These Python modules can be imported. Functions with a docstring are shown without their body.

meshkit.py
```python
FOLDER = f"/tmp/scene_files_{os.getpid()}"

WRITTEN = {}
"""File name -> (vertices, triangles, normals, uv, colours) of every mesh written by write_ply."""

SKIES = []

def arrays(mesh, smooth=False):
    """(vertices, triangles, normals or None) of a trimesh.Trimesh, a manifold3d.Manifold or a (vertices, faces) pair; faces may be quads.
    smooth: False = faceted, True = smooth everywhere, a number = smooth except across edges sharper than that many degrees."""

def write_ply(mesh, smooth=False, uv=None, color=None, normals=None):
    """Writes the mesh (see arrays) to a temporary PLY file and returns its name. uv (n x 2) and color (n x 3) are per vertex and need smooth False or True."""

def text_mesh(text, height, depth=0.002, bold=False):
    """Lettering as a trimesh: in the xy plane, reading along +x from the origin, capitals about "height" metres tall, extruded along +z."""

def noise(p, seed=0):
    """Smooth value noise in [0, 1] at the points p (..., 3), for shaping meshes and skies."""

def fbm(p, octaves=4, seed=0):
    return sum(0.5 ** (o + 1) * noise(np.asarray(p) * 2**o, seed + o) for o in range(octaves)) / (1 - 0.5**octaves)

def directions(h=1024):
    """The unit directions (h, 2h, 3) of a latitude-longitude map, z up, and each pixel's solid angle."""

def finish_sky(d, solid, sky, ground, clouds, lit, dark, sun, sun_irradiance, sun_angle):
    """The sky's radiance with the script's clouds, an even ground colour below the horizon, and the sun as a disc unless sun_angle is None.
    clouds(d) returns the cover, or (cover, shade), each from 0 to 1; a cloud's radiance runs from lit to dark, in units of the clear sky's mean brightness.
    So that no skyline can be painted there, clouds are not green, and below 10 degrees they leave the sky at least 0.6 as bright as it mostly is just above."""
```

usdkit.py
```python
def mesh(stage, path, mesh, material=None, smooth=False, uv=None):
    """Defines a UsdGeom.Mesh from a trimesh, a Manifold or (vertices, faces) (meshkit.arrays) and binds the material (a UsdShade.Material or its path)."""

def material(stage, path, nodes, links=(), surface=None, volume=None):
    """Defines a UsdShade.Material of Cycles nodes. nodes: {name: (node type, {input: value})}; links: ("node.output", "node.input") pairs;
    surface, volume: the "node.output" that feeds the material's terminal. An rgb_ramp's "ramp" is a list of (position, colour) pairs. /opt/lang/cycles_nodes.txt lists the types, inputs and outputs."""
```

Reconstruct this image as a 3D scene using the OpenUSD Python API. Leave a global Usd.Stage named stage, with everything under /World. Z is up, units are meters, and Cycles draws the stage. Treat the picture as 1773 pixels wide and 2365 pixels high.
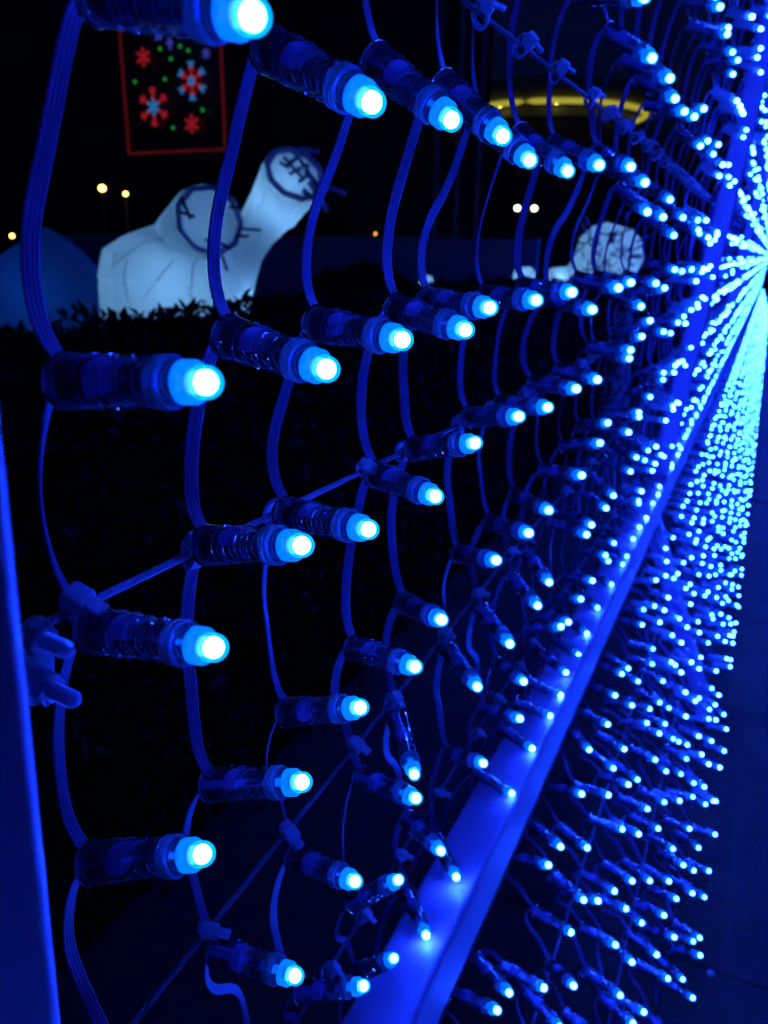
import math, random
import numpy as np, trimesh, manifold3d as m3
import usdkit, meshkit
from pxr import Usd, UsdGeom, UsdLux, UsdShade, Sdf, Gf, Vt

stage = Usd.Stage.CreateInMemory()
UsdGeom.SetStageUpAxis(stage, "Z"); UsdGeom.SetStageMetersPerUnit(stage, 1.0)
UsdGeom.Xform.Define(stage, "/World"); UsdGeom.Scope.Define(stage, "/World/Looks")
rng = np.random.default_rng(7)

# ------------------------------------------------------------------ camera
W, H, FPX = 1773.0, 2365.0, 1827.4
EYE = np.array([0.0, 0.0, 1.372])                       # a phone held at chest height, a hand's width from the net
LEAN = math.radians(6.0)                                # the upper net leans out over the path
R_LEAN = np.array([[math.cos(LEAN), 0, math.sin(LEAN)], [0, 1, 0], [-math.sin(LEAN), 0, math.cos(LEAN)]])
FWD = np.array([-0.39948207, 0.86153599, -0.31332062]); RIGHT = np.array([0.90496019, 0.4252175, 0.01539893])
FWD /= np.linalg.norm(FWD); RIGHT -= FWD * (FWD @ RIGHT); RIGHT /= np.linalg.norm(RIGHT); UP = np.cross(RIGHT, FWD)
cam = UsdGeom.Camera.Define(stage, "/World/camera")
mm = np.eye(4); mm[0, :3], mm[1, :3], mm[2, :3], mm[3, :3] = RIGHT, UP, -FWD, EYE
cam.AddTransformOp().Set(Gf.Matrix4d(mm.tolist()))
cam.CreateHorizontalApertureAttr(24.0); cam.CreateVerticalApertureAttr(24.0 * H / W)
cam.CreateFocalLengthAttr(24.0 * FPX / W); cam.CreateClippingRangeAttr(Gf.Vec2f(0.01, 500))
cam.CreateFStopAttr(11.5); cam.CreateFocusDistanceAttr(0.36)
cam.CreateExposureAttr(0.0)

# ------------------------------------------------------------------ sky: night
LED = (0.0062, 0.042, 1.0)                               # the light of one blue diode
LED_RADIANCE = 265.0
sky_m = usdkit.material(stage, "/World/Looks/night_sky", {
    "s": ("sky_texture", {"sky_type": "single_scattering", "sun_disc": False, "sun_elevation": -0.03, "sun_rotation": 2.4}),
    "t": ("mix_color", {"blend_type": "multiply", "fac": 1.0, "b": (0.03, 0.09, 1.0)}),
    "b": ("background_shader", {"strength": 0.10})}, [("s.color", "t.a"), ("t.result", "b.color")], surface="b.background")
dome = UsdLux.DomeLight.Define(stage, "/World/sky")
UsdShade.MaterialBindingAPI.Apply(dome.GetPrim()).Bind(sky_m)

# ------------------------------------------------------------------ helpers
taken = {}
def numbered(path):
    k = taken.get(path, -1) + 1; taken[path] = k
    return path if k == 0 else f"{path}_{k:03d}"

def tag(prim, label=None, cat=None, group=None, kind=None):
    for k, v in (("label", label), ("category", cat), ("group", group), ("kind", kind)):
        if v: prim.SetCustomDataByKey(k, v)
    return prim

def path_of(p): return "/World" if p is None else (p if isinstance(p, str) else str(p.GetPath()))

def obj(name, mesh, mat, parent=None, smooth=35, **t):
    m = usdkit.mesh(stage, numbered(path_of(parent) + "/" + name), mesh, M[mat], smooth=smooth)
    return tag(m.GetPrim(), **t)

def thing(name, loc=(0, 0, 0), rot=None, matrix=None, **t):
    x = UsdGeom.Xform.Define(stage, numbered("/World/" + name))
    if matrix is not None: x.AddTransformOp().Set(Gf.Matrix4d(np.asarray(matrix).T.tolist()))
    else:
        x.AddTranslateOp().Set(Gf.Vec3d(*map(float, loc)))
        if rot: x.AddRotateXYZOp().Set(Gf.Vec3f(*rot))
    return tag(x.GetPrim(), **t)

def cat(ms): return trimesh.util.concatenate([m for m in ms if m is not None])
def tm(man):
    q = man.to_mesh(); return trimesh.Trimesh(q.vert_properties[:, :3], q.tri_verts, process=False)
def hull(pts_r, seg=14):
    return m3.Manifold.batch_hull([m3.Manifold.sphere(float(r), seg).translate(tuple(map(float, p))) for p, r in pts_r])
def rbox(sx, sy, sz, r, seg=12, c=(0, 0, 0)):
    s = m3.Manifold.sphere(r, seg)
    return m3.Manifold.batch_hull([s.translate((c[0] + i * (sx / 2 - r), c[1] + j * (sy / 2 - r), c[2] + k * (sz / 2 - r))) for i in (-1, 1) for j in (-1, 1) for k in (-1, 1)])
def bx(sx, sy, sz, c=(0, 0, 0)):
    b = trimesh.creation.box((sx, sy, sz)); b.apply_translation(c); return b
def lathe(prof, seg=24, close=False):                   # profile of (x, radius) turned about x
    p = np.array(prof, float); a = np.arange(seg) * 2 * np.pi / seg
    v = np.stack([np.repeat(p[:, 0], seg), (p[:, 1:2] * np.cos(a)).ravel(), (p[:, 1:2] * np.sin(a)).ravel()], 1)
    n = len(p); f = []
    for i in range(n if close else n - 1):
        j = (i + 1) % n
        for k in range(seg):
            l = (k + 1) % seg
            f += [[i * seg + k, i * seg + l, j * seg + l], [i * seg + k, j * seg + l, j * seg + k]]
    t = trimesh.Trimesh(v, f, process=False)
    if not close: t.merge_vertices()
    return t
def unit(v): v = np.asarray(v, float); return v / (np.linalg.norm(v) + 1e-12)
def frames(p, w):
    t = np.gradient(p, axis=0); t /= np.linalg.norm(t, axis=1, keepdims=True) + 1e-12
    w = w - t * (w * t).sum(1, keepdims=True); w /= np.linalg.norm(w, axis=1, keepdims=True) + 1e-12
    return t, w, np.cross(t, w)
def sweep(p, w, prof):                                  # a closed cross-section (a, b) carried along p, a along w
    p = np.asarray(p, float); t, w, n = frames(p, np.asarray(w, float)); k = len(prof); prof = np.asarray(prof)
    v = (p[:, None] + prof[None, :, :1] * w[:, None] + prof[None, :, 1:] * n[:, None]).reshape(-1, 3)
    i, j = np.meshgrid(np.arange(len(p) - 1), np.arange(k), indexing="ij")
    q = np.stack([i * k + j, i * k + (j + 1) % k, (i + 1) * k + (j + 1) % k, (i + 1) * k + j], -1).reshape(-1, 4)
    e = (len(p) - 1) * k
    caps = [[0, b + 1, b] for b in range(1, k - 1)] + [[e, e + b, e + b + 1] for b in range(1, k - 1)]
    return trimesh.Trimesh(v, np.vstack([q[:, [0, 1, 2]], q[:, [0, 2, 3]], caps]), process=False)
def circle(r, k=8): a = np.arange(k) * 2 * np.pi / k; return np.stack([r * np.cos(a), r * np.sin(a)], 1)
def tube(p, r, k=8):
    p = np.asarray(p, float); d = unit(p[-1] - p[0]); ref = np.array([0, 0, 1.0]) if abs(d[2]) < .9 else np.array([1.0, 0, 0])
    return sweep(p, np.tile(np.cross(d, ref), (len(p), 1)), circle(r, k))
def rod(a, b, r, k=8): return tube(np.linspace(a, b, 2), r, k)
def at(px, py, dist):                                   # the point seen in that direction, so many metres from the eye
    return EYE + dist * unit(FWD + (px - W / 2) / FPX * RIGHT - (py - H / 2) / FPX * UP)
def net(x, y, z): return EYE + R_LEAN @ np.array([x, y, z])   # the frame's own axes (x out of the net, y along it, z up it) from the eye
def mat4(R, t): m = np.eye(4); m[:3, :3] = R; m[:3, 3] = t; return m

# ------------------------------------------------------------------ materials
M = {}
def principled(name, color, rough=0.5, noise=None, bump=None, **kw):
    n, l = {"p": ("principled_bsdf", {"base_color": color, "roughness": rough, **kw})}, []
    if noise:                                           # (scale, low factor, high factor)
        n["tc"] = ("texture_coordinate", {}); n["nz"] = ("noise_texture", {"scale": noise[0], "detail": 5.0})
        n["rp"] = ("rgb_ramp", {"ramp": [(0.3, tuple(c * noise[1] for c in color)), (0.7, tuple(min(1, c * noise[2]) for c in color))]})
        l += [("tc.object", "nz.vector"), ("nz.fac", "rp.fac"), ("rp.color", "p.base_color")]
    if bump:
        n.setdefault("tc", ("texture_coordinate", {})); n["bn"] = ("noise_texture", {"scale": bump[0], "detail": 4.0}); n["bp"] = ("bump", {"strength": bump[1], "distance": bump[2]})
        l += [("tc.object", "bn.vector"), ("bn.fac", "bp.height"), ("bp.normal", "p.normal")]
    M[name] = usdkit.material(stage, f"/World/Looks/{name}", n, l, surface="p.BSDF")
principled("white_paint", (0.80, 0.44, 0.78), 0.42, noise=(9, 0.88, 1.05), bump=(260, 0.12, 0.0006))
principled("cable_vinyl", (0.33, 0.13, 0.31), 0.38, noise=(60, 0.85, 1.1))
principled("tie_nylon", (0.55, 0.42, 0.55), 0.4)
principled("steel_wire", (0.24, 0.16, 0.24), 0.45, metallic=0.5)
principled("zinc_bolt", (0.6, 0.5, 0.62), 0.33, metallic=0.8)
principled("board", (0.40, 0.26, 0.42), 0.4, noise=(900, 0.4, 1.4))
principled("chip_black", (0.012, 0.012, 0.012), 0.3)
principled("asphalt", (0.04, 0.03, 0.02), 0.9, noise=(14, 0.7, 1.25), bump=(160, 0.5, 0.004))
principled("slab", (0.075, 0.028, 0.016), 0.85, noise=(5, 0.45, 1.5), bump=(90, 0.9, 0.006))
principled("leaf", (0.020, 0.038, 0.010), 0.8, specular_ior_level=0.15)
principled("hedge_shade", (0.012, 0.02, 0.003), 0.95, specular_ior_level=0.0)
principled("stem", (0.06, 0.05, 0.04), 0.8)
principled("facade", (0.02, 0.022, 0.045), 0.7, noise=(0.6, 0.8, 1.2))
principled("dark_glass", (0.02, 0.02, 0.025), 0.1)
principled("hoarding", (0.55, 0.55, 0.58), 0.7, noise=(0.5, 0.85, 1.1))
principled("pole_metal", (0.12, 0.12, 0.12), 0.5)
principled("canopy_paint", (0.55, 0.52, 0.20), 0.6)
principled("twig_paint", (0.10, 0.10, 0.22), 0.6)
principled("pebble", (0.4, 0.4, 0.4), 0.7)
def emitter(name, color, s):
    M[name] = usdkit.material(stage, f"/World/Looks/{name}", {"e": ("emission", {"color": color, "strength": s})}, surface="e.emission")
principled("potting", (0.75, 0.36, 0.80), 0.35)
M["led_bulb"] = usdkit.material(stage, "/World/Looks/led_bulb", {"oi": ("object_info", {}), "vr": ("map_range", {"from_min": 0.0, "from_max": 1.0, "to_min": 0.75 * LED_RADIANCE, "to_max": 1.25 * LED_RADIANCE}), "e": ("emission", {"color": LED})},
    [("oi.random", "vr.value"), ("vr.result", "e.strength")], surface="e.emission")
# the clear cap over the diode scatters a little of its light and glows with it
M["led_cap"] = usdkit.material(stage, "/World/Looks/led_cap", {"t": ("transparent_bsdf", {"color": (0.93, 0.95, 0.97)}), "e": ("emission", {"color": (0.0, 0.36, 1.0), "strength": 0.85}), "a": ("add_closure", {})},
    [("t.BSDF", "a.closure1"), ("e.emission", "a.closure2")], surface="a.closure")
def clear(name, milk, tint, gloss_rough=0.12, fr=1.45, milk_color=(0.8, 0.8, 0.8), glow=None):
    # clear cast resin: see-through, mirror-like at grazing angles, with a little haze in it
    n = {"nz": ("noise_texture", {"scale": 170.0, "detail": 3.0}), "tc": ("texture_coordinate", {}), "nr": ("map_range", {"from_min": 0.3, "from_max": 0.7, "to_min": 0.45 * milk, "to_max": 1.6 * milk, "clamp": True}), "t": ("transparent_bsdf", {"color": tint}), "d": ("diffuse_bsdf", {"color": milk_color}), "tl": ("translucent_bsdf", {"color": milk_color}),
         "md": ("mix_closure", {"fac": 0.5}), "m1": ("mix_closure", {"fac": milk}), "g": ("glossy_bsdf", {"color": (1, 1, 1), "roughness": gloss_rough}),
         "fr": ("fresnel", {"IOR": fr}), "m2": ("mix_closure", {})}
    l = [("d.BSDF", "md.closure1"), ("tl.BSDF", "md.closure2"), ("t.BSDF", "m1.closure1"), ("md.closure", "m1.closure2"), ("fr.fac", "m2.fac"), ("tc.object", "nz.vector"), ("nz.fac", "nr.value"), ("nr.result", "m1.fac"), ("m1.closure", "m2.closure1"), ("g.BSDF", "m2.closure2")]
    out = "m2.closure"
    if glow:
        n["e"] = ("emission", {"color": glow[0], "strength": glow[1]}); n["ad"] = ("add_closure", {})
        l += [("m2.closure", "ad.closure1"), ("e.emission", "ad.closure2")]; out = "ad.closure"
    M[name] = usdkit.material(stage, f"/World/Looks/{name}", n, l, surface=out)
clear("resin_shell", 0.075, (0.96, 0.97, 0.99), 0.07, 1.55, milk_color=(0.8, 0.5, 0.85))
clear("resin_ring", 0.7, (0.85, 0.87, 0.95), 0.14)
clear("resin_plug", 0.8, (0.8, 0.78, 0.9), 0.15, milk_color=(0.7, 0.45, 0.75))
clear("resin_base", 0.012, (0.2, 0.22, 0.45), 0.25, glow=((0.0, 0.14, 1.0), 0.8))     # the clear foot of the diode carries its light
clear("resin_shell_far", 0.30, (0.85, 0.87, 0.93), 0.2)
def fabric(name, color, trans=0.6):
    M[name] = usdkit.material(stage, f"/World/Looks/{name}", {"d": ("diffuse_bsdf", {"color": color}), "t": ("translucent_bsdf", {"color": color}), "m": ("mix_closure", {"fac": trans})},
                              [("d.BSDF", "m.closure1"), ("t.BSDF", "m.closure2")], surface="m.closure")
fabric("white_fabric", (0.72, 0.75, 0.78)); fabric("blue_fabric", (0.05, 0.22, 0.55)); fabric("violet_fabric", (0.48, 0.50, 0.72), 0.65); fabric("seam_fabric", (0.6, 0.65, 0.7), 0.6)
emitter("lantern_lamp", (0.22, 0.56, 1.0), 22.0)
emitter("lantern_lamp_dim", (0.06, 0.33, 1.0), 4.0)
emitter("yellow_lamp", (1.0, 0.62, 0.12), 9.0); emitter("orange_lamp", (1.0, 0.42, 0.08), 3.0); emitter("white_lamp", (1.0, 0.95, 0.75), 6.0)
emitter("canopy_lamp", (1.0, 0.88, 0.14), 40.0)
emitter("canopy_cove", (0.9, 0.8, 0.09), 0.42)
emitter("red_led", (1.0, 0.03, 0.06), 0.24); emitter("cyan_led", (0.05, 0.35, 1.0), 0.34); emitter("green_led", (0.02, 0.5, 0.06), 0.45); emitter("violet_led", (0.10, 0.10, 1.0), 0.3); emitter("frame_led", (1.0, 0.05, 0.10), 0.075)
emitter("window_lit", (0.6, 0.65, 0.5), 0.05)

# ------------------------------------------------------------------ ground
g = trimesh.creation.box((400, 400, 0.2)); g.apply_translation((0, 120, -0.104))
obj("ground", g, "asphalt", kind="structure", smooth=False)
pave = thing("pavement", kind="structure")
ys = [-2.2, -0.4, 1.402, 3.2, 5.0, 6.8, 8.6, 10.4, 12.2, 14.0]
for i in range(len(ys) - 1):
    for x0, x1 in ((-0.42, 0.78), (0.78, 1.98)):
        s = rbox(x1 - x0 - 0.012, ys[i + 1] - ys[i] - 0.012, 0.09, 0.004, 8, ((x0 + x1) / 2, (ys[i] + ys[i + 1]) / 2, -0.045 + rng.uniform(-0.0015, 0.0015)))
        obj("paving_slab", tm(s), "slab", pave, smooth=20)
pb = trimesh.creation.icosphere(2, 0.007); pb.vertices *= 1 + 0.25 * (meshkit.noise(pb.vertices * 160)[:, None] - 0.5); pb.apply_scale((1, 1.2, 0.7)); pb.apply_translation((0.095, 1.392, 0.004))
obj("pebble", pb, "pebble", smooth=True, label="small pale pebble lying on the dark pavement near a slab joint", cat="pebble")

# ------------------------------------------------------------------ steel frame
POSTS = [0.0785, 2.38, 4.70, 7.02, 9.34, 11.66, 13.98, 16.3, 18.62, 20.94]
frame = thing("post_and_rail_stand", net(0.165, 0.0785, -1.36), (0, 6, 0), label="white painted steel frame of square posts, rails and splayed legs carrying the blue light net", cat="stand")
F0 = np.array([0.165, 0.0785, -1.36])
def fr(m): m = m.copy() if isinstance(m, trimesh.Trimesh) else tm(m); m.apply_translation(-F0); return m
TH = math.radians(13.5); WR = 0.058
B = np.array([-0.1745, -0.6495]); ax = np.array([math.cos(TH), math.sin(TH)]); dn = np.array([math.sin(TH), -math.cos(TH)])
rc = B + ax * WR / 2 + dn * WR / 2
def bar(x, z, y0, y1, wx, wz, ang=0, r=0.006):
    b = rbox(wx, y1 - y0, wz, r, 16); return b.rotate((0, -math.degrees(ang), 0)).translate((float(x), (y0 + y1) / 2, float(z)))
joints = [-1.2, 1.71, 4.03, 6.35, 8.67, 10.99, 13.31, 15.63, 17.95, 20.27, 22.4]
for i in range(len(joints) - 1):
    obj("rail", fr(bar(rc[0], rc[1], joints[i] + 0.0012, joints[i + 1] - 0.0012, WR, WR, TH)), "white_paint", frame, smooth=30)
for y in POSTS:
    pm = tm(rbox(0.056 if y < 1 else 0.048, 0.056, 2.30, 0.0065, 16, (-0.148, y, -0.65 + 1.15 + 0.02)))
    if y < 1: pm.apply_transform(trimesh.transformations.rotation_matrix(math.radians(2.4), (1, 0, 0), (-0.148, y, -0.13)))   # the near post stands a little out of plumb
    obj("post", fr(pm), "white_paint", frame, smooth=30)
    a, b = np.array([-0.165, -0.715]), np.array([0.165, -1.363]); L = np.linalg.norm(b - a); c = (a + b) / 2
    leg = rbox(0.044, 0.055, L, 0.004, 12).rotate((0, math.degrees(math.atan2(a[0] - b[0], a[1] - b[1])), 0)).translate((float(c[0]), y, float(c[1])))
    obj("leg", fr(leg), "white_paint", frame, smooth=30)
for i in range(2):
    obj("top_rail", fr(bar(-0.148, 1.70, -1.2 + 11.8 * i + 0.001, 10.6 + 11.8 * i, 0.056, 0.056)), "white_paint", frame, smooth=30)

# ------------------------------------------------------------------ steel ropes
ROPES = [(0.335, 0.335), (0.558, 0.56), (0.79, 0.79), (0.104, 0.113), (-0.134, -0.148), (-0.372, -0.335), (-0.575, -0.57)]
XN = -0.176
def rope_point(k, y): z0, z1 = ROPES[k]; return np.array([XN - 0.006, y, z0 + (z1 - z0) * min(1, (y - 0.1) / 0.7)])
def steel_rope(p0f, y0, y1, label, detail):
    base = p0f(y0)
    m = []
    yy = np.linspace(y0, min(y1, 1.3) if detail else y0 + 1e-3, int((min(y1, 1.3) - y0) * 520) if detail else 2)
    if detail:
        for s in range(6):
            ph = yy * 2 * np.pi / 0.020 + s * np.pi / 3
            pts = np.array([p0f(y) for y in yy]) + np.stack([np.cos(ph) * 0.00105, 0 * ph, np.sin(ph) * 0.00105], 1)
            m.append(sweep(pts, np.tile([0, 0, 1.0], (len(pts), 1)), circle(0.00062, 5)))
    far = np.array([p0f(y) for y in np.linspace(yy[-1], y1, 24)])
    m.append(tube(far, 0.0016, 6))
    q = cat(m); q.apply_translation(-base)
    x = thing("steel_rope", EYE + R_LEAN @ base, (0, 6, 0), label=label, cat="steel rope", group="steel ropes holding the light net")
    obj("wire_strands", q, "steel_wire", x, smooth=50)
names = ["third", "fourth", "fifth", "second", "first", "lowest", "hidden"]
rl = ["steel rope high on the net, the first one above the rope crossing the picture's top", "steel rope second above the rope crossing the picture's top", "topmost steel rope near the upper rail of the frame",
      "twisted steel rope crossing the top of the picture, carrying a row of cable ties", "twisted steel rope leaving the bolted clamp beside the near post", "twisted steel rope running down to the lower left edge of the picture", "lowest steel rope, just above the white rail"]
for k in range(7):
    steel_rope(lambda y, k=k: rope_point(k, y), 0.148, 22.0, rl[k], k >= 3)
SK0, SK1 = np.array([-0.125, -0.735]), np.array([0.155, -1.262]); SKL = np.linalg.norm(SK1 - SK0); SKD = (SK1 - SK0) / SKL; SKN = np.array([-SKD[1], SKD[0]]) * 1.0
if SKN[0] < 0: SKN = -SKN
for k, u in enumerate((0.03, 0.20, 0.40)):
    s = SK0 + SKD * u - SKN * 0.006
    steel_rope(lambda y, s=s: np.array([s[0], y, s[1]]), 0.10, 22.0, ("steel rope running tight under the white rail", "steel rope halfway down the sloping net below the rail", "lowest steel rope on the sloping net, near the pavement")[k], False)

# ------------------------------------------------------------------ one light module, as class prims
def module_class(name, detail):
    root = UsdGeom.Xform.Define(stage, "/World/" + name); prim = root.GetPrim(); prim.SetSpecifier(Sdf.SpecifierClass)
    P = "/World/" + name
    if detail:
        out = [(0.0, 0.0082), (0.0012, 0.0084)]
        for x in (0.0125, 0.0185, 0.0245, 0.0305): r = 0.0084 - 0.0021 * x / 0.037; out += [(x - 0.0006, r), (x - 0.0003, r + 0.0005), (x + 0.0003, r + 0.0005), (x + 0.0006, r)]
        for x in (0.0365, 0.0385, 0.0403): out += [(x - 0.0006, 0.0063), (x - 0.0004, 0.0073), (x + 0.0004, 0.0073), (x + 0.0006, 0.0063)]
        out += [(0.0442, 0.0062)]
        inner = [(0.0442, 0.0052), (0.036, 0.0053), (0.0, 0.0074)]
        sl = lathe(out + inner, 28, close=True)
        core = lathe([(0.0496, 0.0001), (0.0496, 0.0027), (0.0502, 0.0032), (0.0517, 0.0034)] + [(0.0517 + 0.0032 * math.sin(a), 0.0034 * math.cos(a)) for a in np.linspace(0.2, math.pi / 2 - 1e-3, 7)], 18)
        cap = lathe([(0.0490, 0.0042), (0.0494, 0.0045), (0.0518, 0.0045)] + [(0.0518 + 0.0046 * math.sin(a), 0.0045 * math.cos(a)) for a in np.linspace(0.15, math.pi / 2 - 1e-3, 9)], 24)
        base = lathe([(0.0405, 0.0), (0.0405, 0.0048), (0.0442, 0.0050), (0.0444, 0.0060), (0.0482, 0.0060), (0.0490, 0.0056), (0.0492, 0.0045), (0.0492, 0.0001)], 24)
        usdkit.mesh(stage, P + "/led_module", sl, M["resin_shell"], smooth=40)
        Q = P + "/led_module"
        usdkit.mesh(stage, Q + "/led_bulb", core, M["led_bulb"], smooth=True)
        usdkit.mesh(stage, Q + "/clear_cap", cap, M["led_cap"], smooth=True)
        usdkit.mesh(stage, Q + "/led_base", base, M["resin_base"], smooth=40)
        usdkit.mesh(stage, Q + "/circuit_board", bx(0.022, 0.0088, 0.001, (0.0292, 0, -0.0004)), M["board"])
        rim = lathe([(-0.0003, 0.0083), (-0.0003, 0.0073), (0.0008, 0.0072), (0.0010, 0.0085), (0.0002, 0.0087)], 28, close=True)
        usdkit.mesh(stage, Q + "/rim", rim, M["resin_ring"], smooth=30)
        for i, x in enumerate((0.0366, 0.0386, 0.0405)):
            rg = lathe([(x - 0.0005, 0.0064), (x - 0.0003, 0.0076), (x + 0.0003, 0.0076), (x + 0.0005, 0.0064)], 28, close=True)
            usdkit.mesh(stage, Q + "/collar_ring" + ("" if i == 0 else f"_{i:03d}"), rg, M["resin_ring"], smooth=30)
        usdkit.mesh(stage, Q + "/chip", cat([bx(0.0058, 0.0052, 0.0012, (0.0262, 0, 0.0009))] + [bx(0.0004, 0.0068, 0.0003, (0.0262 + d, 0, 0.0004)) for d in (-0.002, -0.0007, 0.0007, 0.002)]), M["chip_black"])
        half = m3.CrossSection.circle(0.0071, 24) ^ m3.CrossSection.square((0.02, 0.02)).translate((-0.01, -0.0005))
        plug = tm(m3.Manifold.extrude(half.scale((0.93, 0.93)), 0.0195)); plug.apply_transform(trimesh.transformations.rotation_matrix(math.pi / 2, (0, 1, 0)) @ trimesh.transformations.rotation_matrix(math.pi / 2, (0, 0, 1))); plug.apply_translation((0.0006, 0, 0))
        usdkit.mesh(stage, Q + "/resin_plug", plug, M["potting"], smooth=40)
    else:
        sl = lathe([(0.0, 0.0004), (0.0, 0.0083), (0.036, 0.0063), (0.037, 0.0073), (0.0405, 0.0073), (0.041, 0.0062), (0.0432, 0.0062)], 10)
        bulb = lathe([(0.0492, 0.0001), (0.0492, 0.0036), (0.0498, 0.0039), (0.0522, 0.0039), (0.0545, 0.0033), (0.0557, 0.0018), (0.0562, 0.0001)], 8)
        base = lathe([(0.0405, 0.0005), (0.0405, 0.0050), (0.0444, 0.0060), (0.0482, 0.0060), (0.0494, 0.0043)], 8)
        usdkit.mesh(stage, P + "/led_module", sl, M["resin_shell_far"], smooth=40)
        usdkit.mesh(stage, P + "/led_module/led_bulb", bulb, M["led_bulb"], smooth=True)
        usdkit.mesh(stage, P + "/led_module/led_base", base, M["resin_base"], smooth=40)
    return prim
near_class = module_class("class_near_module", True)
far_class = module_class("class_far_module", False)

def module(parent, tail, A, U, cls, origin):
    A = unit(A); U = unit(U - A * (U @ A)); S = np.cross(U, A)
    p = stage.DefinePrim(numbered(path_of(parent) + "/led_module"))
    p.GetReferences().AddInternalReference(cls.GetPath().AppendChild("led_module"))
    m = mat4(np.stack([A, S, U], 1), np.asarray(tail) - origin)
    UsdGeom.Xformable(p).AddTransformOp().Set(Gf.Matrix4d(m.T.tolist()))

def ribbon_profile(w=0.0056, n=4, fine=True):
    if not fine: return np.array([(-w / 2, -0.0006), (w / 2, -0.0006), (w / 2, 0.0006), (-w / 2, 0.0006)])
    r = w / n / 2; top = []
    for k in range(n):
        c = -w / 2 + r + 2 * r * k
        for a in (150, 120, 90, 60, 30): top.append((c + r * math.cos(math.radians(a)), r * math.sin(math.radians(a)) * 0.95))
    top = [(-w / 2, 0)] + top + [(w / 2, 0)]
    return np.array([(a, -b) for a, b in top[1:-1]] [:0] + [(a, -b) for a, b in top] + [(a, b) for a, b in top[-2:0:-1]])
FINE, COARSE = ribbon_profile(), ribbon_profile(fine=False)

ROWS = [0.055, -0.048, -0.137, -0.254, -0.360, -0.505, -0.626]
ROWZ = [-0.30, 0.02, 0.14, 0.18, -0.12, 0.20, 0.03]
TOPROWS = [1.09, 0.975, 0.86, 0.745, 0.63, 0.51, 0.395, 0.28, 0.163]
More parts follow.
